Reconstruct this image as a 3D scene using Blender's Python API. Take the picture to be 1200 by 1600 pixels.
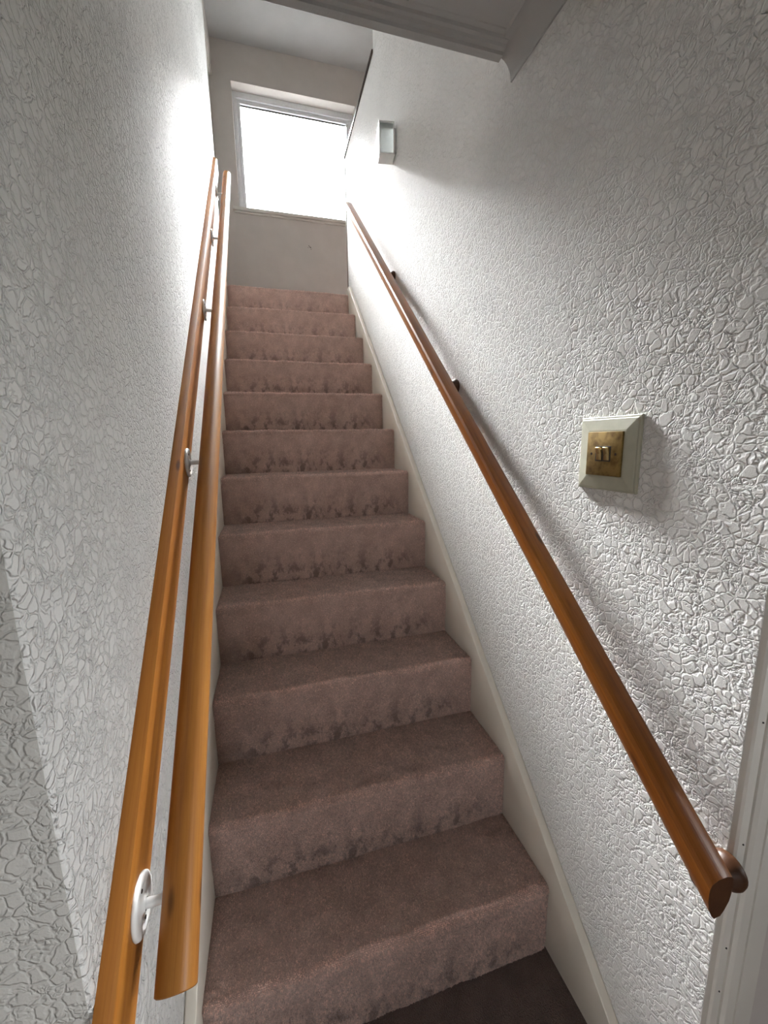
import bpy, bmesh, math
import numpy as np
from mathutils import Vector, Matrix

for o in list(bpy.data.objects):
    bpy.data.objects.remove(o)
S = bpy.context.scene
COL = S.collection

# ------------------------------------------------------------------ camera
cam_d = bpy.data.cameras.new('camera')
cam = bpy.data.objects.new('camera', cam_d)
COL.objects.link(cam)
cam.location = (-0.211475, -0.711629, 1.340993)
cam.rotation_euler = (1.396810, 0.016516, -0.275411)
cam_d.sensor_fit = 'HORIZONTAL'
cam_d.sensor_width = 36.0
cam_d.lens = 36.0 * 629.02 / 1200.0
cam_d.clip_start = 0.02
S.camera = cam

# ------------------------------------------------------------------ sky
SKY = 27.0
world = bpy.data.worlds.new('sky')
S.world = world
world.use_nodes = True
wt = world.node_tree
wt.nodes.clear()
w_out = wt.nodes.new('ShaderNodeOutputWorld')
w_bg = wt.nodes.new('ShaderNodeBackground')
w_tc = wt.nodes.new('ShaderNodeTexCoord')
w_sep = wt.nodes.new('ShaderNodeSeparateXYZ')
# CIE overcast sky: luminance grows from the horizon to three times that at the zenith; dull ground below
w_map = wt.nodes.new('ShaderNodeMapRange')
w_map.inputs[1].default_value = 0.0
w_map.inputs[2].default_value = 1.0
w_map.inputs[3].default_value = 0.36
w_map.inputs[4].default_value = 1.08
w_gnd = wt.nodes.new('ShaderNodeMapRange')
w_gnd.inputs[1].default_value = -0.01
w_gnd.inputs[2].default_value = 0.01
w_mix = wt.nodes.new('ShaderNodeMix')
w_mix.data_type = 'RGBA'
w_mul = wt.nodes.new('ShaderNodeMix')
w_mul.data_type = 'RGBA'
w_mul.inputs[6].default_value = (0, 0, 0, 1)
w_mul.inputs[7].default_value = (0.95, 0.98, 1.0, 1)
w_mix.inputs[6].default_value = (0.05, 0.055, 0.045, 1)
wt.links.new(w_tc.outputs['Generated'], w_sep.inputs[0])
wt.links.new(w_sep.outputs[2], w_map.inputs[0])
wt.links.new(w_sep.outputs[2], w_gnd.inputs[0])
wt.links.new(w_map.outputs[0], w_mul.inputs[0])
wt.links.new(w_mul.outputs[2], w_mix.inputs[7])
wt.links.new(w_gnd.outputs[0], w_mix.inputs[0])
wt.links.new(w_mix.outputs[2], w_bg.inputs[0])
w_bg.inputs[1].default_value = SKY
wt.links.new(w_bg.outputs[0], w_out.inputs[0])

# sun veiled by bright haze in front of the landing window: a broad soft source
sun_d = bpy.data.lights.new('veiled_sun', 'SUN')
sun_d.energy = 122.0
sun_d.angle = math.radians(25)
sun_d.color = (0.97, 0.985, 1.0)
sun = bpy.data.objects.new('veiled_sun', sun_d)
COL.objects.link(sun)
SUN_EL, SUN_AZ = math.radians(44.5), math.radians(1.5)      # azimuth from the window axis, positive to the right
sun.rotation_euler = Vector((math.sin(SUN_AZ) * math.cos(SUN_EL), math.cos(SUN_AZ) * math.cos(SUN_EL), math.sin(SUN_EL))).to_track_quat('Z', 'Y').to_euler()
sun.location = (0.3, 8.0, 8.0)


def portal(name, loc, rot, sx, sy):
    """a light portal in a window opening: emits nothing, only guides the sky sampling"""
    d = bpy.data.lights.new(name, 'AREA')
    d.shape = 'RECTANGLE'
    d.size = sx
    d.size_y = sy
    d.cycles.is_portal = True
    o = bpy.data.objects.new(name, d)
    COL.objects.link(o)
    o.location = loc
    o.rotation_euler = rot


portal('window_portal', (0.21, 3.64, 3.905), (-math.pi / 2, 0, 0), 1.08, 0.97)
portal('side_fill_portal', (1.765, -1.6, 1.4), (0, math.pi / 2, 0), 0.92, 0.82)  # opening of the added hall side window
portal('back_fill_portal', (-0.625, -3.065, 1.375), (math.pi / 2, 0, 0), 0.37, 0.47)  # opening of the added hall back window

S.view_settings.view_transform = 'Standard'
S.view_settings.look = 'None'
S.view_settings.gamma = 1.0
S.view_settings.use_curve_mapping = False
S.view_settings.exposure = 0.85

# ------------------------------------------------------------------ helpers
rng = np.random.default_rng(7)


def tag(o, label=None, cat=None, group=None, kind=None):
    if label:
        o['label'] = label
    if cat:
        o['category'] = cat
    if group:
        o['group'] = group
    if kind:
        o['kind'] = kind
    return o


def empty(name, loc=(0, 0, 0)):
    o = bpy.data.objects.new(name, None)
    COL.objects.link(o)
    o.location = loc
    o.empty_display_size = 0.05
    return o


def link(name, me, mat, parent=None, M=None):
    o = bpy.data.objects.new(name, me)
    COL.objects.link(o)
    if mat is not None:
        me.materials.append(mat)
    if M is not None:
        o.matrix_world = M
    if parent is not None:
        o.parent = parent
        bpy.context.view_layer.update()
        o.matrix_parent_inverse = parent.matrix_world.inverted()
    return o


def bm_obj(name, bm, mat, parent=None, M=None, smooth=None):
    bmesh.ops.recalc_face_normals(bm, faces=bm.faces)
    me = bpy.data.meshes.new(name)
    bm.to_mesh(me)
    bm.free()
    if smooth is not None:
        for p in me.polygons:
            p.use_smooth = True
        me.set_sharp_from_angle(angle=math.radians(smooth))
    return link(name, me, mat, parent, M)


def add_box(bm, a, b, bevel=0.0, seg=2):
    r = bmesh.ops.create_cube(bm, size=1)
    vs = r['verts']
    for v in vs:
        v.co = Vector([(a[i] + b[i]) / 2 + v.co[i] * (b[i] - a[i]) for i in range(3)])
    if bevel:
        es = list({e for v in vs for e in v.link_edges})
        bmesh.ops.bevel(bm, geom=es, offset=bevel, segments=seg, affect='EDGES', profile=0.5)


def box(name, a, b, mat, parent=None, bevel=0.0, seg=2):
    bm = bmesh.new()
    add_box(bm, a, b, bevel, seg)
    return bm_obj(name, bm, mat, parent, smooth=40 if bevel else None)


def prism(name, poly, axis, lo, hi, mat, parent=None, bevel=0.0, smooth=None, M=None):
    """extrude a closed 2D outline along an axis (0 x, 1 y, 2 z); outline in the two other axes in order"""
    bm = bmesh.new()

    def pt(q, t):
        c = list(q)
        c.insert(axis, t)
        return c
    A = [bm.verts.new(pt(q, lo)) for q in poly]
    B = [bm.verts.new(pt(q, hi)) for q in poly]
    n = len(poly)
    for i in range(n):
        bm.faces.new((A[i], A[(i + 1) % n], B[(i + 1) % n], B[i]))
    bm.faces.new(A[::-1])
    bm.faces.new(B)
    if bevel:
        bmesh.ops.recalc_face_normals(bm, faces=bm.faces)
        bmesh.ops.bevel(bm, geom=list(bm.edges), offset=bevel, segments=2, affect='EDGES', profile=0.5)
        smooth = smooth or 40
    return bm_obj(name, bm, mat, parent, M, smooth)


def lathe_bm(profile, seg=32, axis='X'):
    """profile: list of (distance along axis, radius)"""
    bm = bmesh.new()
    rings = []
    for t, r in profile:
        if r <= 1e-6:
            rings.append([bm.verts.new((t, 0, 0))])
        else:
            rings.append([bm.verts.new((t, r * math.cos(2 * math.pi * k / seg), r * math.sin(2 * math.pi * k / seg))) for k in range(seg)])
    for a, b in zip(rings, rings[1:]):
        for k in range(seg):
            k2 = (k + 1) % seg
            if len(a) == 1 and len(b) == 1:
                continue
            if len(a) == 1:
                bm.faces.new((a[0], b[k], b[k2]))
            elif len(b) == 1:
                bm.faces.new((a[k], a[k2], b[0]))
            else:
                bm.faces.new((a[k], a[k2], b[k2], b[k]))
    return bm


# ------------------------------------------------------------------ materials
class Mat:
    def __init__(self, name):
        self.m = bpy.data.materials.new(name)
        self.m.use_nodes = True
        self.t = self.m.node_tree
        self.b = self.t.nodes['Principled BSDF']
        self.tc = self.n('ShaderNodeTexCoord')

    def n(self, kind, **kw):
        nd = self.t.nodes.new(kind)
        for k, v in kw.items():
            setattr(nd, k, v)
        return nd

    def l(self, a, b):
        self.t.links.new(a, b)

    def mapping(self, scale=(1, 1, 1), src=None):
        mp = self.n('ShaderNodeMapping')
        mp.inputs['Scale'].default_value = scale
        self.l(src or self.tc.outputs['Object'], mp.inputs['Vector'])
        return mp.outputs[0]

    def noise(self, vec, scale, detail=2, rough=0.5):
        nd = self.n('ShaderNodeTexNoise')
        nd.inputs['Scale'].default_value = scale
        nd.inputs['Detail'].default_value = detail
        nd.inputs['Roughness'].default_value = rough
        if vec is not None:
            self.l(vec, nd.inputs['Vector'])
        return nd

    def math(self, op, a, b=None):
        nd = self.n('ShaderNodeMath', operation=op)
        for i, q in enumerate((a, b)):
            if q is None:
                continue
            if isinstance(q, (int, float)):
                nd.inputs[i].default_value = q
            else:
                self.l(q, nd.inputs[i])
        return nd.outputs[0]

    def rng(self, v, a, b, c=0.0, d=1.0, smooth=False):
        nd = self.n('ShaderNodeMapRange')
        if smooth:
            nd.interpolation_type = 'SMOOTHSTEP'
        self.l(v, nd.inputs[0])
        for i, q in enumerate((a, b, c, d)):
            nd.inputs[1 + i].default_value = q
        return nd.outputs[0]

    def ramp(self, v, stops):
        nd = self.n('ShaderNodeValToRGB')
        el = nd.color_ramp.elements
        while len(el) < len(stops):
            el.new(0.5)
        for e, (p, c) in zip(el, stops):
            e.position = p
            e.color = (*c, 1)
        self.l(v, nd.inputs[0])
        return nd.outputs[0]

    def mix(self, fac, a, b, blend='MIX'):
        nd = self.n('ShaderNodeMix', data_type='RGBA', blend_type=blend)
        for q, i in ((fac, 0), (a, 6), (b, 7)):
            if isinstance(q, (int, float)):
                nd.inputs[i].default_value = q
            elif isinstance(q, tuple):
                nd.inputs[i].default_value = (*q, 1)
            else:
                self.l(q, nd.inputs[i])
        return nd.outputs[2]

    def bump(self, h, dist, strength=1.0, prev=None):
        nd = self.n('ShaderNodeBump')
        nd.inputs['Strength'].default_value = strength
        nd.inputs['Distance'].default_value = dist
        self.l(h, nd.inputs['Height'])
        if prev is not None:
            self.l(prev, nd.inputs['Normal'])
        return nd.outputs[0]

    def fin(self, color=None, rough=None, normal=None, **kw):
        for k, v in (('Base Color', color), ('Roughness', rough), ('Normal', normal)):
            if v is None:
                continue
            if isinstance(v, tuple):
                self.b.inputs[k].default_value = (*v, 1)
            elif isinstance(v, (int, float)):
                self.b.inputs[k].default_value = v
            else:
                self.l(v, self.b.inputs[k])
        for k, v in kw.items():
            self.b.inputs[k].default_value = v
        return self.m


def mat_wallpaper(name, col, depth=0.0022):
    """painted embossed crackle wallpaper: flat islands parted by narrow irregular creases"""
    m = Mat(name)
    v = m.tc.outputs['Object']
    vv = v
    for sc, am in ((26, 0.018), (95, 0.0065), (230, 0.002)):
        d1 = m.noise(v, sc, 0, 0.5)
        off = m.n('ShaderNodeVectorMath', operation='MULTIPLY_ADD')
        m.l(d1.outputs['Color'], off.inputs[0])
        off.inputs[1].default_value = (am, am, am)
        m.l(vv, off.inputs[2])
        vv = off.outputs[0]
    heights = []
    for sc, w0, w1 in ((60, 0.02, 0.135), (150, 0.03, 0.22)):
        vo = m.n('ShaderNodeTexVoronoi', feature='DISTANCE_TO_EDGE')
        vo.inputs['Scale'].default_value = sc
        m.l(vv, vo.inputs['Vector'])
        heights.append(m.rng(vo.outputs['Distance'], w0, w1, 0, 1, True))
    patch = m.noise(v, 42, 2, 0.5).outputs['Fac']
    pm = m.rng(patch, 0.46, 0.58, 0.0, 1.0, True)
    small = m.math('MULTIPLY', m.math('SUBTRACT', 1.0, heights[1]), pm)
    h = m.math('SUBTRACT', heights[0], m.math('MULTIPLY', small, 0.6))
    fine = m.noise(v, 420, 2, 0.6).outputs['Fac']
    nrm = m.bump(h, depth, 1.0)
    nrm = m.bump(fine, 0.0007, 0.6, nrm)
    big = m.noise(v, 3.0, 3, 0.5).outputs['Fac']
    c = m.mix(m.rng(big, 0.3, 0.7), tuple(q * 0.94 for q in col), col)
    return m.fin(c, 0.8, nrm, **{'Specular IOR Level': 0.07})


def mat_paint(name, col, rough=0.4, fine=0.0003, scale=240):
    m = Mat(name)
    v = m.tc.outputs['Object']
    f = m.noise(v, scale, 3, 0.6).outputs['Fac']
    b = m.noise(v, 6, 3, 0.55).outputs['Fac']
    c = m.mix(m.rng(b, 0.3, 0.7), tuple(q * 0.93 for q in col), col)
    return m.fin(c, rough, m.bump(f, fine, 0.7))


def mat_wood(name, light, mid, dark, rough=0.35, knots=True, seed=0.0, streak=1.0):
    """varnished timber, grain along local X"""
    m = Mat(name)
    mp = m.n('ShaderNodeMapping')
    mp.inputs['Location'].default_value = (seed, seed * 1.7, seed * 0.6)
    m.l(m.tc.outputs['Object'], mp.inputs['Vector'])
    v0 = mp.outputs[0]
    v = m.mapping((1.2, 26, 26), v0)
    wob = m.noise(m.mapping((2.2, 7, 7), v0), 1.0, 3, 0.5).outputs['Fac']
    g = m.noise(v, 2.2, 5, 0.62).outputs['Fac']
    fine = m.noise(m.mapping((5, 260, 260), v0), 1.5, 3, 0.6).outputs['Fac']
    val = m.math('ADD', m.math('MULTIPLY', g, 0.75 * streak), m.math('MULTIPLY', wob, 0.35))
    c = m.ramp(val, [(0.34, dark), (0.50, mid), (0.72, light)])
    c = m.mix(m.rng(fine, 0.52, 0.72, 0, 0.35), c, dark)
    nrm = m.bump(fine, 0.0004, 0.4)
    if knots:
        vo = m.n('ShaderNodeTexVoronoi')
        vo.inputs['Scale'].default_value = 1.0
        m.l(m.mapping((5.0, 17, 17), v0), vo.inputs['Vector'])
        k = m.rng(vo.outputs['Distance'], 0.04, 0.13, 0.8, 0, True)
        c = m.mix(k, c, tuple(q * 0.4 for q in dark))
    return m.fin(c, rough, nrm, **{'Coat Weight': 0.05, 'Coat Roughness': 0.25, 'Specular IOR Level': 0.25})


def mat_carpet(name, light, dark, pile_yarn=False):
    m = Mat(name)
    v = m.tc.outputs['Object']
    pile = m.noise(v, 380, 2, 0.7).outputs['Fac']
    tuft = m.n('ShaderNodeTexVoronoi')
    tuft.inputs['Scale'].default_value = 330
    m.l(v, tuft.inputs['Vector'])
    blot = m.noise(m.mapping((16, 16, 16)), 1.0, 4, 0.6).outputs['Fac']
    big = m.noise(m.mapping((4, 4, 4)), 1.0, 3, 0.5).outputs['Fac']
    c = m.mix(m.rng(blot, 0.40, 0.66), dark, light)
    c = m.mix(m.rng(big, 0.3, 0.7, 0, 0.35), c, tuple(q * 1.12 for q in light))
    # kick marks: irregular scuffs low on each riser (attribute 'scuff' is a stain drawn on the carpet)
    at = m.n('ShaderNodeAttribute', attribute_name='scuff')
    sc = m.noise(m.mapping((26, 18, 18)), 1.0, 4, 0.65).outputs['Fac']
    k = m.math('MULTIPLY', m.rng(sc, 0.47, 0.60, 0, 0.8, True), at.outputs['Fac'])
    c = m.mix(k, c, tuple(q * 0.36 for q in dark))
    c = m.mix(m.rng(pile, 0.36, 0.62, 0.35, 0.0), c, tuple(q * 0.5 for q in dark))
    if pile_yarn:
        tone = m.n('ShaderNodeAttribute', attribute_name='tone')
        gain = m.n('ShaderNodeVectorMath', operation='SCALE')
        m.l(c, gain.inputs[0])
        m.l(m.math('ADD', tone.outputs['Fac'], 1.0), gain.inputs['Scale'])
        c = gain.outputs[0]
        tl = m.n('ShaderNodeBsdfTranslucent')
        m.l(c, tl.inputs['Color'])
        mx = m.n('ShaderNodeMixShader')
        mx.inputs[0].default_value = 0.4
        m.l(m.b.outputs[0], mx.inputs[1])
        m.l(tl.outputs[0], mx.inputs[2])
        m.l(mx.outputs[0], m.t.nodes['Material Output'].inputs['Surface'])
        return m.fin(c, 0.9, None, **{'Sheen Weight': 0.5, 'Sheen Roughness': 0.4, 'Specular IOR Level': 0.2})
    h = m.math('ADD', pile, m.math('MULTIPLY', tuft.outputs['Distance'], -0.8))
    nrm = m.bump(h, 0.0026, 1.0)
    return m.fin(c, 0.95, nrm, **{'Sheen Weight': 0.45, 'Sheen Roughness': 0.45, 'Specular IOR Level': 0.15})


def mat_plain(name, col, rough=0.4, metal=0.0, **kw):
    m = Mat(name)
    v = m.tc.outputs['Object']
    f = m.noise(v, 60, 3, 0.5).outputs['Fac']
    c = m.mix(m.rng(f, 0.3, 0.7), tuple(q * 0.92 for q in col), col)
    return m.fin(c, rough, None, Metallic=metal, **kw)


def mat_brass(name):
    m = Mat(name)
    v = m.tc.outputs['Object']
    br = m.noise(m.mapping((20, 6, 900)), 1.0, 2, 0.6).outputs['Fac']
    st = m.noise(v, 45, 3, 0.6).outputs['Fac']
    c = m.mix(m.rng(st, 0.42, 0.66), (0.30, 0.205, 0.075), (0.15, 0.092, 0.032))
    return m.fin(c, 0.42, m.bump(br, 0.00015, 0.5), Metallic=0.85)


def mat_glass(name):
    m = Mat(name)
    m.t.nodes.remove(m.b)
    out = m.t.nodes['Material Output']
    tr = m.n('ShaderNodeBsdfTransparent')
    gl = m.n('ShaderNodeBsdfGlossy')
    gl.inputs['Roughness'].default_value = 0.02
    fr = m.n('ShaderNodeFresnel')
    fr.inputs['IOR'].default_value = 1.45
    mx = m.n('ShaderNodeMixShader')
    m.l(fr.outputs[0], mx.inputs[0])
    m.l(tr.outputs[0], mx.inputs[1])
    m.l(gl.outputs[0], mx.inputs[2])
    m.l(mx.outputs[0], out.inputs['Surface'])
    return m.m


M_WALL = mat_wallpaper('white_crackle_wallpaper', (0.865, 0.86, 0.835))
M_HALLWALL = mat_wallpaper('shaded_hall_wallpaper', (0.60, 0.59, 0.555), 0.0013)  # darker copy of the stair wallpaper, shade of the hall face put into its colour
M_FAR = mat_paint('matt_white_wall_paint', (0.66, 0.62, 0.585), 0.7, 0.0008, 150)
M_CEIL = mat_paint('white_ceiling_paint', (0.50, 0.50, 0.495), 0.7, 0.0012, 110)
M_TRIM = mat_paint('white_gloss_trim_paint', (0.76, 0.74, 0.68), 0.3, 0.0002, 120)
M_STRING = mat_paint('cream_stringer_paint', (0.78, 0.73, 0.64), 0.32, 0.0002, 120)
M_UPVC = mat_plain('white_window_plastic', (0.82, 0.84, 0.86), 0.3)
M_CARPET = mat_carpet('mauve_brown_carpet', (0.70, 0.50, 0.43), (0.53, 0.365, 0.31))
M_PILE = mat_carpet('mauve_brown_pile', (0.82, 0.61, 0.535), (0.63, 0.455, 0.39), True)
M_HALLC = mat_carpet('dark_brown_hall_carpet', (0.15, 0.10, 0.085), (0.09, 0.06, 0.05))
M_PINE = mat_wood('honey_pine', (0.40, 0.172, 0.034), (0.31, 0.122, 0.022), (0.19, 0.064, 0.011), 0.42, True, 0.37)
M_PLANK = mat_wood('orange_pine_board', (0.42, 0.168, 0.028), (0.33, 0.12, 0.02), (0.22, 0.068, 0.011), 0.45, True, 3.1)
M_OAK = mat_wood('brown_varnished_rail', (0.30, 0.105, 0.018), (0.20, 0.062, 0.010), (0.09, 0.024, 0.005), 0.30, True, 7.7)
M_DARKWOOD = mat_wood('dark_stained_wood', (0.085, 0.036, 0.015), (0.06, 0.024, 0.010), (0.04, 0.015, 0.006), 0.45, False, 2.2)
M_CAP = mat_wood('dark_capping_wood', (0.075, 0.05, 0.045), (0.055, 0.038, 0.034), (0.035, 0.024, 0.022), 0.25, False, 1.2)
M_WHITE = mat_plain('white_enamel_metal', (0.80, 0.80, 0.78), 0.3)
M_CREAM = mat_plain('cream_painted_wood', (0.47, 0.465, 0.365), 0.5)
M_BRASS = mat_brass('aged_brass')
M_BRASS2 = mat_plain('polished_brass', (0.55, 0.42, 0.2), 0.25, 0.9)
M_BLACK = mat_plain('black_plastic', (0.015, 0.013, 0.012), 0.4)
M_SCREW = mat_plain('dark_screw_metal', (0.06, 0.04, 0.03), 0.4, 0.6)
M_GLASS = mat_glass('clear_glass')
M_SHADE = mat_plain('pale_frosted_glass', (0.86, 0.92, 0.90), 0.3, 0.0, **{'Transmission Weight': 0.5})
M_DOOR = mat_paint('white_door_paint', (0.70, 0.70, 0.70), 0.35, 0.0002, 100)

# ------------------------------------------------------------------ dimensions
RISE, GO = 0.2, 0.21836
W2 = 0.41916            # half width of the carpeted flight
XW = 0.439              # wall planes at x = -XW, +XW
YL, YR = -0.288, -0.345   # where the stair walls stop at the hall
YE = 2.50               # where the stair walls stop at the landing
ZL = 2.40               # landing level
ZC = 4.68               # landing ceiling
ZH = 2.286              # hall ceiling
YF = 3.50               # window wall
YB = 0.345              # edge of the hall ceiling at the stair opening

# ------------------------------------------------------------------ structure
st = 'structure'
tag(box('floor', (-1.7, -3.0, -0.08), (1.7, 0.5, 0.0), M_HALLC),
    'dark brown carpet of the hall floor at the foot of the stairs', 'floor', kind=st)

prism('wall_right', [(YR, -0.05), (YE, -0.05), (YE, 3.335), (1.68, 3.335), (1.68, ZC + 0.03), (YR, ZC + 0.03)], 0, XW, XW + 0.10, M_WALL)
tag(bpy.data.objects['wall_right'], 'white crackle-embossed wall on the right of the stairs, stepping down beside the landing', 'wall', kind=st)
tag(box('wall_left', (-XW - 0.10, YL, -0.05), (-XW, YE, ZC + 0.03), M_WALL, bevel=0.004),
    'white crackle-embossed wall on the left behind the pine handrail', 'wall', kind=st)
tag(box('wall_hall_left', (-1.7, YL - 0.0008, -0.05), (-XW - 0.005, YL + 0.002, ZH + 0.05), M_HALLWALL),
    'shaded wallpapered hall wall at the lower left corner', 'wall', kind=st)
tag(box('wall_hall_right', (XW + 0.095, YR, -0.05), (1.7, YR + 0.10, ZH + 0.05), M_FAR),
    'hall wall behind the white door trim on the right', 'wall', kind=st)

# window wall with its opening
WX0, WX1, WZ0, WZ1 = -0.33, 0.75, 3.42, 4.395


def ring_wall(name, mat, x0, x1, z0, z1, y0, y1, hx0, hx1, hz0, hz1, along_y=False):
    """slab with a rectangular opening; along_y: the slab runs along y and y0, y1 are its x faces"""
    bm = bmesh.new()
    o = [(x0, z0), (x1, z0), (x1, z1), (x0, z1)]
    h = [(hx0, hz0), (hx1, hz0), (hx1, hz1), (hx0, hz1)]
    V = {}
    for t, y in ((0, y0), (1, y1)):
        for k, ps in (('o', o), ('h', h)):
            V[k, t] = [bm.verts.new((y, p[0], p[1]) if along_y else (p[0], y, p[1])) for p in ps]
    for i in range(4):
        j = (i + 1) % 4
        for t in (0, 1):
            bm.faces.new((V['o', t][i], V['o', t][j], V['h', t][j], V['h', t][i]))
        bm.faces.new((V['o', 0][i], V['o', 0][j], V['o', 1][j], V['o', 1][i]))
        bm.faces.new((V['h', 0][i], V['h', 0][j], V['h', 1][j], V['h', 1][i]))
    return bm_obj(name, bm, mat)


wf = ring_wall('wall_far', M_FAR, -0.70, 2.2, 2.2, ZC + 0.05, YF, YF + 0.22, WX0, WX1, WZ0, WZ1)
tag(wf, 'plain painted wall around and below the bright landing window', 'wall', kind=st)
bm = bmesh.new()
for dx, dz, sx, sz in ((0, 0, 0.011, 0.004), (-0.012, 0.012, 0.006, 0.003), (0.006, -0.016, 0.004, 0.003), (-0.02, -0.004, 0.003, 0.003)):
    a = math.radians(-30)
    pts = []
    for k in range(10):
        u, w = sx * math.cos(k * math.pi / 5), sz * math.sin(k * math.pi / 5)
        pts.append((0.285 + dx + u * math.cos(a) - w * math.sin(a), 3.16 + dz + u * math.sin(a) + w * math.cos(a)))
    A = [bm.verts.new((p[0], YF - 0.0012, p[1])) for p in pts]
    B = [bm.verts.new((p[0], YF + 0.002, p[1])) for p in pts]
    bm.faces.new(A)
    for k in range(10):
        bm.faces.new((A[k], A[(k + 1) % 10], B[(k + 1) % 10], B[k]))
bm_obj('scuff_mark', bm, mat_plain('grey_scuff', (0.14, 0.12, 0.11), 0.8), wf)

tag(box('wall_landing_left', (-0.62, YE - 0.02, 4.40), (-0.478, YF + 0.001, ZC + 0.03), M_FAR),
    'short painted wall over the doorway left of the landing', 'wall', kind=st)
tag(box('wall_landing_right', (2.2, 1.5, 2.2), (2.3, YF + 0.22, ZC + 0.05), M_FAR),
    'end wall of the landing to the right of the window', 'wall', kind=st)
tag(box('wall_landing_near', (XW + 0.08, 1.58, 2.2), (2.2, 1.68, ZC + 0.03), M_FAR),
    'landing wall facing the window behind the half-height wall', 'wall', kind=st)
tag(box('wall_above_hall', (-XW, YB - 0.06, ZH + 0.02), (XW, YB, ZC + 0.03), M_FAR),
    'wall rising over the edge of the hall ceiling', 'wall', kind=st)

# landing door on the left
d1 = empty('door_1', (-0.545, 2.95, ZL))
tag(d1, 'white door in the dim doorway left of the landing window', 'door', kind=st)
box('door_leaf', (-0.585, 2.53, ZL), (-0.545, 3.44, 4.36), M_DOOR, d1, 0.002)
box('door_jamb', (-0.60, 3.43, ZL), (-0.503, 3.499, 4.399), M_TRIM, d1, 0.003)
box('door_jamb', (-0.60, YE + 0.001, ZL), (-0.485, 2.54, 4.399), M_TRIM, d1, 0.003)
box('door_head', (-0.60, 2.54, 4.355), (-0.49, 3.43, 4.399), M_TRIM, d1, 0.003)
for z0, z1 in ((2.62, 3.25), (3.42, 4.22)):
    box('door_panel', (-0.547, 2.66, z0), (-0.541, 3.30, z1), M_DOOR, d1, 0.0025)

# ceilings
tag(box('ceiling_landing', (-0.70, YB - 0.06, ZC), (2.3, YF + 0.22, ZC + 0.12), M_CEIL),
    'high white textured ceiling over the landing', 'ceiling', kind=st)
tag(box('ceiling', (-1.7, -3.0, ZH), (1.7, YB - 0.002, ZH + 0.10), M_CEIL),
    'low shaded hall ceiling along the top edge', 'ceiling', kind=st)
bm = bmesh.new()
add_box(bm, (0.138, -0.6, ZH - 0.0012), (0.142, YB - 0.045, ZH + 0.002))
bm_obj('ceiling_joint', bm, mat_plain('grey_joint', (0.35, 0.35, 0.34), 0.8), bpy.data.objects['ceiling'])

# concave coving along the right wall
zc0, wcv = 2.231, 0.052
prof = [(XW, ZH + 0.0), (XW, zc0), (XW - 0.004, zc0)]
for k in range(9):
    a = math.radians(90 * k / 8)
    r = 0.044
    cx, cz = XW - 0.004 - r, ZH - 0.006 - r
    prof.append((cx + r * math.cos(a), cz + r * math.sin(a)))
prof += [(XW - wcv, ZH - 0.006), (XW - wcv - 0.004, ZH)]
tag(prism('trim_1', prof, 1, -1.6, YB, M_CEIL, smooth=35),
    'concave white coving where the right wall meets the hall ceiling', 'coving', kind=st)
# stepped moulding along the edge of the ceiling opening
mp = [(YB, ZH), (YB, 2.266), (YB - 0.003, 2.264), (YB - 0.020, 2.2655), (YB - 0.023, 2.271), (YB - 0.033, 2.272),
      (YB - 0.036, 2.277), (YB - 0.044, 2.278), (YB - 0.047, 2.2835), (YB - 0.058, 2.2845), (YB - 0.0600, ZH)]
tag(prism('trim_2', mp, 0, -XW, XW - wcv + 0.012, M_CEIL),
    'stepped white moulding along the edge of the low ceiling over the stairs', 'moulding', kind=st)
# capping and edge bead of the half-height wall
tag(box('trim_3', (XW - 0.008, 1.681, 3.335), (XW + 0.108, YE + 0.012, 3.352), M_CAP, bevel=0.003),
    'dark thin wooden capping on the half-height wall beside the landing', 'capping', kind=st)
tag(box('trim_4', (XW - 0.003, YE, ZL), (XW + 0.10, YE + 0.010, 3.335), M_DARKWOOD, bevel=0.002),
    'narrow dark wooden edge strip at the end of the right wall by the landing', 'trim', kind=st)

# door trim on the right, moulded architrave facing the hall
ay = YR
ap = [(XW + 0.002, ay + 0.001), (XW + 0.002, ay - 0.008), (XW + 0.005, ay - 0.011), (XW + 0.020, ay - 0.012), (XW + 0.0205, ay - 0.0095),
      (XW + 0.0225, ay - 0.0095), (XW + 0.023, ay - 0.014), (XW + 0.030, ay - 0.017), (XW + 0.048, ay - 0.018), (XW + 0.0485, ay - 0.015),
      (XW + 0.0505, ay - 0.015), (XW + 0.051, ay - 0.019), (XW + 0.090, ay - 0.020), (XW + 0.095, ay - 0.016), (XW + 0.095, ay + 0.001)]
arch = prism('trim_5', ap, 2, 0.0, 2.1, M_TRIM)
tag(arch, 'white moulded door trim at the lower right edge', 'door trim', kind=st)
bm = bmesh.new()
for z in (0.72, 0.52, 0.43, 0.93):
    r = bmesh.ops.create_icosphere(bm, subdivisions=1, radius=0.0016)
    for v in r['verts']:
        v.co += Vector((XW + 0.014, ay - 0.012, z))
bm_obj('paint_chip', bm, M_BLACK, arch)

# landing floor
tag(prism('floor_landing', [(-0.62, 2.415), (XW + 0.1, 2.415), (XW + 0.1, 1.68), (2.2, 1.68), (2.2, YF), (-0.62, YF)], 2, 2.15, ZL - 0.004, M_CARPET),
    'carpeted upper landing below the window', 'floor', kind=st)
tag(box('wall_landing_recess', (-0.72, YE - 0.02, 2.2), (-0.60, YF + 0.22, ZC + 0.03), M_FAR),
    'dim back of the doorway recess left of the landing', 'wall', kind=st)

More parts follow.
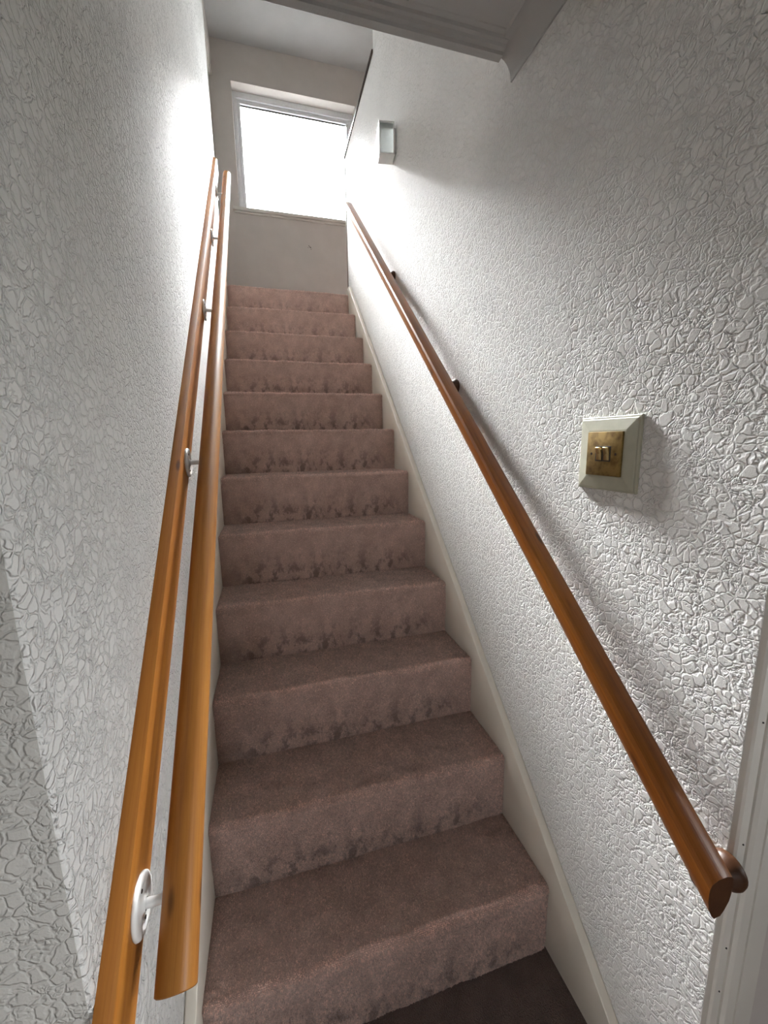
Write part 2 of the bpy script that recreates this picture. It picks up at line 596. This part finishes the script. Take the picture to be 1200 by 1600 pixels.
# hall behind the camera: closed room with unseen windows added for fill light
tag(box('wall_hall_side_left', (-1.8, -3.0, -0.05), (-1.7, YL + 0.1, ZH + 0.05), M_FAR), 'side wall of the hall on the left', 'wall', kind=st)
BX, BZ = (-0.85, -0.40), (1.1, 1.65)
tag(ring_wall('wall_hall_back', M_FAR, -1.8, 1.8, -0.05, ZH + 0.05, -3.1, -3.0, BX[0], BX[1], BZ[0], BZ[1]),
    'back wall of the hall with an opening for the added fill window', 'wall', kind=st)
w3 = empty('fill_window_back', (sum(BX) / 2, -3.05, BZ[0]))  # unseen back window, added to lift the risers and door trim
tag(w3, 'small unseen window added in the back wall of the hall for fill light', 'window', kind=st)
for a, b in (((BX[0], BZ[0]), (BX[1], BZ[0] + 0.04)), ((BX[0], BZ[1] - 0.04), (BX[1], BZ[1])), ((BX[0], BZ[0] + 0.04), (BX[0] + 0.04, BZ[1] - 0.04)), ((BX[1] - 0.04, BZ[0] + 0.04), (BX[1], BZ[1] - 0.04))):
    box('frame', (a[0], -3.08, a[1]), (b[0], -3.03, b[1]), M_UPVC, w3)
box('pane', (BX[0] + 0.04, -3.058, BZ[0] + 0.04), (BX[1] - 0.04, -3.052, BZ[1] - 0.04), M_GLASS, w3)
HY, HZ = (-2.0, -1.2), (0.92, 1.88)
tag(ring_wall('wall_hall_side_right', M_FAR, -3.0, YR + 0.1, -0.05, ZH + 0.05, 1.7, 1.8, HY[0], HY[1], HZ[0], HZ[1], True),
    'side wall of the hall on the right, with the added fill window', 'wall', kind=st)
w2 = empty('fill_window_side', (1.75, sum(HY) / 2, HZ[0]))  # unseen side window, added to brighten the left stair wall
tag(w2, 'unseen window added in the right side wall of the hall for fill light', 'window', kind=st)
for a, b in (((HY[0], HZ[0]), (HY[1], HZ[0] + 0.04)), ((HY[0], HZ[1] - 0.04), (HY[1], HZ[1])), ((HY[0], HZ[0] + 0.04), (HY[0] + 0.04, HZ[1] - 0.04)), ((HY[1] - 0.04, HZ[0] + 0.04), (HY[1], HZ[1] - 0.04))):
    box('frame', (1.73, a[0], a[1]), (1.78, b[0], b[1]), M_UPVC, w2)
box('pane', (1.752, HY[0] + 0.04, HZ[0] + 0.04), (1.758, HY[1] - 0.04, HZ[1] - 0.04), M_GLASS, w2)

# ------------------------------------------------------------------ landing window
w1 = empty('window_1', ((WX0 + WX1) / 2, YF + 0.12, WZ0))
tag(w1, 'bright landing window with white plastic frame', 'window', kind=st)
FY0, FY1 = YF + 0.10, YF + 0.165
fw = 0.050


def frame_bar(name, x0, x1, z0, z1, y0, y1, parent, b=0.004):
    return box(name, (x0, y0, z0), (x1, y1, z1), M_UPVC, parent, b)


frame_bar('frame_head', WX0, WX1, WZ1 - fw, WZ1, FY0, FY1, w1)
frame_bar('frame_bottom', WX0, WX1, WZ0, WZ0 + fw * 0.8, FY0, FY1, w1)
frame_bar('frame_side', WX0, WX0 + fw * 0.7, WZ0 + fw * 0.8, WZ1 - fw, FY0, FY1, w1)
frame_bar('frame_side', WX1 - fw * 0.7, WX1, WZ0 + fw * 0.8, WZ1 - fw, FY0, FY1, w1)
# inner sash bead, set back
sx0, sx1, sz0, sz1 = WX0 + fw * 0.7, WX1 - fw * 0.7, WZ0 + fw * 0.8, WZ1 - fw
sw = 0.028
frame_bar('sash_head', sx0, sx1, sz1 - sw, sz1, FY0 + 0.015, FY1 - 0.008, w1, 0.003)
frame_bar('sash_bottom', sx0, sx1, sz0, sz0 + sw, FY0 + 0.015, FY1 - 0.008, w1, 0.003)
frame_bar('sash_side', sx0, sx0 + sw, sz0 + sw, sz1 - sw, FY0 + 0.015, FY1 - 0.008, w1, 0.003)
frame_bar('sash_side', sx1 - sw, sx1, sz0 + sw, sz1 - sw, FY0 + 0.015, FY1 - 0.008, w1, 0.003)
box('glazing_gasket', (sx0 + sw, FY0 + 0.034, sz1 - sw - 0.007), (sx1 - sw, FY0 + 0.044, sz1 - sw), M_BLACK, w1)
box('pane', (sx0 + sw, FY0 + 0.036, sz0 + sw), (sx1 - sw, FY0 + 0.042, sz1 - sw), M_GLASS, w1)
box('window_sill', (WX0 - 0.055, YF - 0.028, WZ0 - 0.028), (WX1 + 0.055, FY0, WZ0), M_TRIM, w1, 0.005)
box('sill_bed_mould', (WX0 - 0.045, YF - 0.012, WZ0 - 0.045), (WX1 + 0.045, YF + 0.0, WZ0 - 0.028), M_TRIM, w1, 0.003)


# ------------------------------------------------------------------ stairs
def lattice(shape, cell, seed):
    """smooth value noise on a (rows, cols) grid with the given cell size in samples"""
    r = np.random.default_rng(seed)
    ny, nx = shape
    gy, gx = int(ny / cell[0]) + 3, int(nx / cell[1]) + 3
    g = r.uniform(-1, 1, (gy, gx))
    y = np.arange(ny) / cell[0]
    x = np.arange(nx) / cell[1]
    y0, x0 = y.astype(int), x.astype(int)
    fy, fx = y - y0, x - x0
    fy, fx = fy * fy * (3 - 2 * fy), fx * fx * (3 - 2 * fx)
    a = g[y0][:, x0] * (1 - fx) + g[y0][:, x0 + 1] * fx
    b = g[y0 + 1][:, x0] * (1 - fx) + g[y0 + 1][:, x0 + 1] * fx
    return a * (1 - fy)[:, None] + b * fy[:, None]


def step_mesh(i, res, last=False):
    """carpet wrapped over riser i and its tread: rounded nose, wavy pile"""
    y0, z0, z1 = 0.0, -RISE, 0.0            # local: nosing line at the origin
    rad = 0.013
    segs = []
    t = np.arange(0.0, RISE - rad, res)
    for q in t:
        segs.append((y0 + 0.0015, z0 + q, -1.0, 0.0, q / RISE))
    for a in np.linspace(0, math.pi / 2, max(4, int(rad * 1.57 / res) + 1)):
        segs.append((y0 + rad - rad * math.cos(a), z1 - rad + rad * math.sin(a), -math.cos(a), math.sin(a), 1.0))
    L = GO + 0.004 if not last else GO + 0.03
    for q in np.arange(rad + res, L + res * 0.5, res):
        segs.append((y0 + q, z1, 0.0, 1.0, 2.0))
    P = np.array(segs)
    nr = len(P)
    nx = int(2 * W2 / res) + 1
    X = np.linspace(-W2, W2, nx)
    disp = 0.0016 * lattice((nr, nx), (0.03 / res, 0.045 / res), 100 + i) + 0.0007 * lattice((nr, nx), (0.010 / res, 0.010 / res), 200 + i)
    rr = np.random.default_rng(300 + i)
    pile = rr.uniform(-1, 1, (nr, nx)) * 0.0009
    wave = 0.0022 * lattice((1, nx), (1, 0.11 / res), 400 + i)[0]
    disp = disp + pile + wave[None, :] * np.exp(-((P[:, 4] - 1.0) / 0.25) ** 2)[:, None]
    # worn hollow in the middle of the nose, carpet tucked at the edges
    edge = np.minimum(X + W2, W2 - X)
    disp = disp - 0.006 * np.exp(-edge / 0.008)[None, :]
    co = np.zeros((nr, nx, 3))
    co[:, :, 0] = X[None, :]
    co[:, :, 1] = P[:, 0][:, None] + P[:, 2][:, None] * disp
    co[:, :, 2] = P[:, 1][:, None] + P[:, 3][:, None] * disp
    idx = np.arange(nr * nx).reshape(nr, nx)
    q = np.stack([idx[:-1, :-1], idx[:-1, 1:], idx[1:, 1:], idx[1:, :-1]], -1).reshape(-1, 4)
    me = bpy.data.meshes.new('carpeted_step')
    me.vertices.add(nr * nx)
    me.vertices.foreach_set('co', co.ravel())
    me.loops.add(q.size)
    me.loops.foreach_set('vertex_index', q.ravel().astype(np.int32))
    me.polygons.add(len(q))
    me.polygons.foreach_set('loop_start', (np.arange(len(q)) * 4).astype(np.int32))
    me.polygons.foreach_set('use_smooth', np.ones(len(q), bool))
    at = me.attributes.new('scuff', 'FLOAT', 'POINT')
    s = np.where(P[:, 4] < 1.0, np.clip(1.25 - P[:, 4] * 1.9, 0, 1), 0.0)
    s = s[:, None] * np.clip((edge - 0.03) / 0.08, 0.0, 1)[None, :]
    at.data.foreach_set('value', s.ravel().astype(np.float32))
    me.update()
    me.validate()
    tn = me.attributes.new('tone', 'FLOAT', 'POINT')
    return me, co, P


def pile_mesh(i, co, P, spacing):
    """short cut-pile tufts standing on the carpet of one step: three-sided spikes"""
    r = np.random.default_rng(500 + i)
    nr, nx, _ = co.shape
    seg = np.r_[0, np.cumsum(np.hypot(np.diff(P[:, 0]), np.diff(P[:, 1])))]
    L = seg[-1]
    n = int(L * 2 * W2 / spacing ** 2)
    s_ = r.uniform(0.002, L - 0.002, n)
    # the riser and tread meet the neighbours' carpet at both ends; keep tufts off the tucked edges
    x = r.uniform(-W2 + 0.006, W2 - 0.006, n)
    k = np.clip(np.searchsorted(seg, s_), 1, nr - 1)
    col = np.clip(((x + W2) / (2 * W2) * (nx - 1)).astype(int), 0, nx - 1)
    base = co[k, col].copy()
    base[:, 0] = x
    N = np.stack([np.zeros(n), P[k, 2], P[k, 3]], 1)
    T = np.stack([np.zeros(n), -P[k, 3], P[k, 2]], 1)
    lean = r.normal(0, 0.42, (n, 2))
    # nap leans in patches, down the flight on the nose
    h = r.uniform(0.0020, 0.0038, n) + 0.0012 * np.exp(-((P[k, 4] - 1.0) / 0.06) ** 2)
    tip = base + h[:, None] * (N + lean[:, :1] * T + lean[:, 1:] * np.array([[1.0, 0, 0]]))
    ang = r.uniform(0, 2 * math.pi, n)
    rad = r.uniform(0.0008, 0.0014, n)
    V = np.zeros((n, 4, 3))
    for q in range(3):
        a = ang + q * 2 * math.pi / 3
        V[:, q] = base - 0.0008 * N + rad[:, None] * (np.cos(a)[:, None] * T + np.sin(a)[:, None] * np.array([[1.0, 0, 0]]))
    V[:, 3] = tip
    o = (np.arange(n) * 4)[:, None]
    F = np.stack([np.concatenate([o + q, o + (q + 1) % 3, o + 3], 1) for q in range(3)], 1).reshape(-1, 3)
    me = bpy.data.meshes.new('carpet_pile')
    me.vertices.add(n * 4)
    me.vertices.foreach_set('co', V.ravel())
    me.loops.add(F.size)
    me.loops.foreach_set('vertex_index', F.ravel().astype(np.int32))
    me.polygons.add(len(F))
    me.polygons.foreach_set('loop_start', (np.arange(len(F)) * 3).astype(np.int32))
    at = me.attributes.new('scuff', 'FLOAT', 'POINT')
    edge = np.minimum(x + W2, W2 - x)
    sv = np.where(P[k, 4] < 1.0, np.clip(1.25 - P[k, 4] * 1.9, 0, 1), 0.0) * np.clip((edge - 0.03) / 0.08, 0.0, 1)
    at.data.foreach_set('value', np.repeat(sv, 4).astype(np.float32))
    # yarn tone differs from tuft to tuft and in small clumps
    cell = 0.0045
    g = r.uniform(-1, 1, (int(L / cell) + 2, int(2 * W2 / cell) + 2))
    tone = 0.34 * g[(s_ / cell).astype(int), ((x + W2) / cell).astype(int)] + r.uniform(-0.22, 0.22, n) + 0.36 * np.exp(-((s_ - RISE) / 0.014) ** 2)     # paler nose: fraying plus the nosing highlight painted into the tone
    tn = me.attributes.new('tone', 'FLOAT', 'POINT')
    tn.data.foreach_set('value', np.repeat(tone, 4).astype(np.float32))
    me.update()
    return me


stairs = empty('staircase', (0, 0, 0))
tag(stairs, 'straight flight of steep stairs covered in mauve brown carpet', 'staircase')
for i in range(1, 13):
    res = 0.0026 if i <= 3 else (0.0034 if i <= 6 else 0.005)
    me, co, P = step_mesh(i, res, i == 12)
    MT = Matrix.Translation((0, (i - 1) * GO, i * RISE))
    stp = link('carpeted_step', me, M_CARPET, stairs, MT)
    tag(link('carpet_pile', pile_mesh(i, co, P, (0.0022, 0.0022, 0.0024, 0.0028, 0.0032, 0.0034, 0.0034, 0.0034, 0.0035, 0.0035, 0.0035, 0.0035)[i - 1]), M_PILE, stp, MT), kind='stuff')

# timber carcass under the carpet
poly = [(0.006, 0.0)]
for i in range(1, 13):
    yy = (i - 1) * GO + 0.007
    poly += [(yy, (i - 1) * RISE - (0.007 if i > 1 else 0.0)), (yy, i * RISE - 0.007)]
poly += [(12 * GO + 0.02, 12 * RISE - 0.007), (12 * GO + 0.02, 12 * RISE - 0.3), (0.5, 0.0)]
prism('carcass', poly[1:], 0, -W2 + 0.002, W2 - 0.002, M_STRING, stairs)

# painted side boards
SL = RISE / GO


def stringer(x0, x1, h, name):
    # outline in (y, z): parallel to the nosing line
    def nz(y):
        return RISE + SL * y
    ya, yb = -0.305, YE - 0.02
    top = [(ya, 0.0 if nz(ya) + h < 0 else max(nz(ya) + h, 0.05)), (yb, min(nz(yb) + h, ZL + 0.10))]
    poly = [(ya, 0.0), (ya, top[0][1])]
    poly += [(yb - 0.09, nz(yb - 0.09) + h), (yb, nz(yb - 0.09) + h)]
    poly += [(yb, nz(yb) - 0.30), (0.33, 0.0)]
    return prism(name, poly, 0, x0, x1, M_STRING, stairs, bevel=0.003)


stringer(W2 - 0.003, XW - 0.0004, 0.062, 'side_board')
stringer(-XW + 0.0004, -W2 + 0.003, 0.040, 'side_board')


# ------------------------------------------------------------------ left handrail
def rail_matrix(p0, p1):
    d = (Vector(p1) - Vector(p0))
    x = d.normalized()
    y = Vector((0, 0, 1)).cross(x).normalized()
    z = x.cross(y)
    M = Matrix((x, y, z)).transposed().to_4x4()
    M.translation = Vector(p0)
    return M, d.length


LX, LZ0, LS = -0.365, 0.902, 0.8777


def laxis(y):
    return LZ0 + LS * y


hl = empty('handrail', (-XW, -0.28, 0.70))
tag(hl, 'honey pine handrail on white brackets and a pine backing board along the left wall', 'handrail')
y0, y1 = -0.262, 2.52
Ml, Ll = rail_matrix((LX, y0, laxis(y0)), (LX - 0.004, y1, laxis(y1) + 0.012))
bm = bmesh.new()
R = 0.0245
prof = []
for k in range(40):
    a = 2 * math.pi * k / 40
    prof.append((R * math.cos(a), max(R * math.sin(a), -0.0205)))
NS = 30
rings = []
for s in range(NS + 1):
    t = Ll * s / NS
    wv = 0.0008 * math.sin(s * 1.3)
    rings.append([bm.verts.new((t, p[0], p[1] + wv)) for p in prof])
for a, b in zip(rings, rings[1:]):
    for k in range(40):
        bm.faces.new((a[k], a[(k + 1) % 40], b[(k + 1) % 40], b[k]))
e0 = [bm.verts.new((-0.0015, p[0] * 0.93, p[1] * 0.93)) for p in prof]
e1 = [bm.verts.new((Ll + 0.0015, p[0] * 0.93, p[1] * 0.93)) for p in prof]
for k in range(40):
    bm.faces.new((e0[k], e0[(k + 1) % 40], rings[0][(k + 1) % 40], rings[0][k]))
    bm.faces.new((rings[-1][k], rings[-1][(k + 1) % 40], e1[(k + 1) % 40], e1[k]))
bm.faces.new(e0)
bm.faces.new(e1)
bm_obj('rail', bm, M_PINE, hl, Ml, 35)

# backing board: chamfered top edge, local X along the length, local Z across, local Y out of the wall
y0, y1 = -0.300, 2.43
Mb, Lb = rail_matrix((-XW, y0, 0.918 + 0.9055 * y0), (-XW, y1, 0.918 + 0.9055 * y1))
# rail_matrix gives local Y towards -x; outline with negative Y into the room
bo = [(0.0, -0.044), (-0.019, -0.044), (-0.022, -0.041), (-0.022, 0.034), (-0.019, 0.040), (-0.003, 0.047), (0.0, 0.047)]
board = prism('backing_board', bo, 0, 0.0, Lb, M_PLANK, hl, smooth=30, M=Mb)
for v in board.data.vertices:          # plumb cut flush with the wall corner
    if v.co.x < 0.001:
        v.co.x = v.co.z * 0.9055
PF = -XW + 0.022

pl_bm = lathe_bm([(0.0, 0.0), (0.0, 0.036), (0.002, 0.0372), (0.005, 0.0366), (0.0065, 0.034), (0.0068, 0.029), (0.0052, 0.025), (0.0048, 0.012), (0.0068, 0.0095), (0.009, 0.0075)], 36)
bmesh.ops.recalc_face_normals(pl_bm, faces=pl_bm.faces)
pl_me = bpy.data.meshes.new('plate')
pl_bm.to_mesh(pl_me)
pl_bm.free()
for p in pl_me.polygons:
    p.use_smooth = True
pl_me.materials.append(M_WHITE)
rod_bm = lathe_bm([(0.0, 0.0), (0.0, 0.0062), (0.042, 0.0062), (0.042, 0.0)], 20)
rod_me = bpy.data.meshes.new('rod')
rod_bm.to_mesh(rod_bm and rod_me)
rod_bm.free()
for p in rod_me.polygons:
    p.use_smooth = True
rod_me.set_sharp_from_angle(angle=0.7)
rod_me.materials.append(M_WHITE)
sc_bm = lathe_bm([(0.0, 0.0026), (0.0008, 0.0026), (0.0012, 0.0018), (0.0012, 0.0)], 12)
sc_me = bpy.data.meshes.new('screw')
sc_bm.to_mesh(sc_me)
sc_bm.free()
sc_me.materials.append(M_SCREW)
for yb in (-0.195, 0.437, 1.055, 1.607, 2.14):
    zb = laxis(yb) + 0.004 + 0.012 * yb
    br = link('bracket', pl_me, None, hl, Matrix.Translation((PF - 0.0005, yb, zb)))
    link('rod', rod_me, None, br, Matrix.Translation((PF + 0.004, yb, zb)))
    for dy, dz in ((0.0, -0.021), (0.0, 0.021)):
        link('screw', sc_me, None, br, Matrix.Translation((PF + 0.0045, yb + dy, zb + dz)))

# ------------------------------------------------------------------ right handrail
RX, RZ0, RS = 0.372, 1.0165, 0.8568
hr = empty('handrail', (XW, -0.37, 0.62))
tag(hr, 'dark brown moulded handrail on round wooden brackets along the right wall', 'handrail')
ra, rb = -0.384, 2.10


def raxis(y):
    return RZ0 + RS * y


Mr, Lr = rail_matrix((RX, ra, raxis(ra)), (RX, rb, raxis(rb)))
# outline (local Y positive = towards the room side -x ... mirrored below), local Z across
rp = [(19, 21.5), (8, 24.5), (-8, 24.5), (-19, 21.5), (-23, 16), (-23.5, 5), (-21.6, 3.6), (-21.6, 1.2), (-22.8, 0), (-20, -11), (-12, -22), (-6, -27), (6, -27), (12, -22), (20, -11), (23, 0), (23.5, 10), (23, 16)]
rp = [(a / 1000, b / 1000) for a, b in rp]
bm = bmesh.new()
th = math.atan(RS)
# plumb cut at the foot: shift each outline point along the rail so the end is vertical, a little raked
A = [bm.verts.new((b * math.tan(th) * 1.0, a, b)) for a, b in rp]
B = [bm.verts.new((Lr, a, b)) for a, b in rp]
n = len(rp)
for i in range(n):
    bm.faces.new((A[i], A[(i + 1) % n], B[(i + 1) % n], B[i]))
ef = bm.faces.new(A)
ef.material_index = 1
bm.faces.new(B)
rr_ = bm_obj('rail', bm, M_OAK, hr, Mr, 28)
rr_.data.materials.append(M_DARKWOOD)      # stained end grain, with the end face's shade put into its colour
kb = lathe_bm([(0.0, 0.0), (0.0, 0.026), (0.007, 0.0275), (0.013, 0.026), (0.020, 0.020), (0.030, 0.0165), (0.050, 0.0165), (0.064, 0.015), (0.064, 0.0)], 28)
bmesh.ops.recalc_face_normals(kb, faces=kb.faces)
kme = bpy.data.meshes.new('bracket')
kb.to_mesh(kme)
kb.free()
for p in kme.polygons:
    p.use_smooth = True
kme.set_sharp_from_angle(angle=0.9)
kme.materials.append(M_DARKWOOD)
for yb in (-0.352, 0.64, 1.36):
    Mk = Matrix.Translation((XW + 0.001, yb, raxis(yb) - 0.040)) @ Matrix.Rotation(math.pi, 4, 'Z')
    link('bracket', kme, None, hr, Mk)

# ------------------------------------------------------------------ light switch
sy, sz = -0.055, 1.309
sw = empty('light_switch', (XW, sy, sz))
tag(sw, 'double brass light switch with a wide cream surround on the right wall', 'light switch')


def frustum(bm, levels, cy, cz):
    """stack of square rings: (x offset from the wall into the room, half size)"""
    rings = []
    for d, h in levels:
        rings.append([bm.verts.new((XW - d, cy + sx_ * h, cz + sz_ * h)) for sx_, sz_ in ((-1, -1), (1, -1), (1, 1), (-1, 1))])
    for a, b in zip(rings, rings[1:]):
        for k in range(4):
            bm.faces.new((a[k], a[(k + 1) % 4], b[(k + 1) % 4], b[k]))
    bm.faces.new(rings[-1])
    bm.faces.new(rings[0][::-1])


bm = bmesh.new()
frustum(bm, [(-0.001, 0.0725), (0.0045, 0.0725), (0.0055, 0.071), (0.0055, 0.0685), (0.0072, 0.0682), (0.0080, 0.067), (0.0105, 0.046)], sy, sz)
bm_obj('mount', bm, M_CREAM, sw)
PX = XW - 0.0105
plate = box('face_plate', (PX - 0.0045, sy - 0.043, sz - 0.043), (PX + 0.0005, sy + 0.043, sz + 0.043), M_BRASS, sw, 0.0012)
fx = PX - 0.0045
for s in (-1, 1):
    cy = sy + s * 0.0095
    box('rocker_surround', (fx - 0.0006, cy - 0.0094, sz - 0.0145), (fx + 0.001, cy + 0.0094, sz + 0.0155), M_BLACK, plate, 0.0003)
    # rocker tilted: top stands proud
    prism('rocker', [(fx + 0.0003, sz - 0.0122), (fx - 0.0012, sz - 0.0122), (fx - 0.0022, sz), (fx - 0.0058, sz + 0.0118), (fx - 0.0052, sz + 0.0132), (fx + 0.0003, sz + 0.0135)], 1, cy - 0.0066, cy + 0.0066, M_BRASS2, plate, bevel=0.0004)
    r = lathe_bm([(0.0, 0.0028), (0.0007, 0.0026), (0.0009, 0.0)], 14)
    bm_obj('screw', r, M_SCREW, plate, Matrix.Translation((fx + 0.0002, sy + s * 0.0300, sz)) @ Matrix.Rotation(math.pi, 4, 'Z'))

# ------------------------------------------------------------------ small wall lantern up by the window
lx, ly, lz = 0.398, 1.33, 2.70
wl = empty('wall_lantern', (XW, ly, lz - 0.07))
tag(wl, 'small white framed lantern with pale glass high on the right wall', 'wall lantern')
rot = Matrix.Translation((lx, ly, lz)) @ Matrix.Rotation(math.radians(-9), 4, 'Z')


def lbox(name, a, b, mat, parent=None, bev=0.001):
    bm = bmesh.new()
    add_box(bm, a, b, bev)
    return bm_obj(name, bm, mat, parent or wl, rot, 40)


for sx_ in (-1, 1):
    for sy_ in (-1, 1):
        lbox('post', (sx_ * 0.033 - 0.003, sy_ * 0.033 - 0.003, -0.065), (sx_ * 0.033 + 0.003, sy_ * 0.033 + 0.003, 0.065), M_WHITE)
lbox('shade_glass', (-0.031, -0.031, -0.060), (0.031, 0.031, 0.060), M_SHADE)
lbox('top_rim', (-0.036, -0.036, 0.060), (0.036, 0.036, 0.066), M_WHITE)
lbox('bottom_rim', (-0.036, -0.036, -0.066), (0.036, 0.036, -0.060), M_WHITE)
box('wall_plate', (XW - 0.008, ly - 0.025, lz - 0.05), (XW + 0.001, ly + 0.025, lz + 0.05), M_WHITE, wl, 0.002)
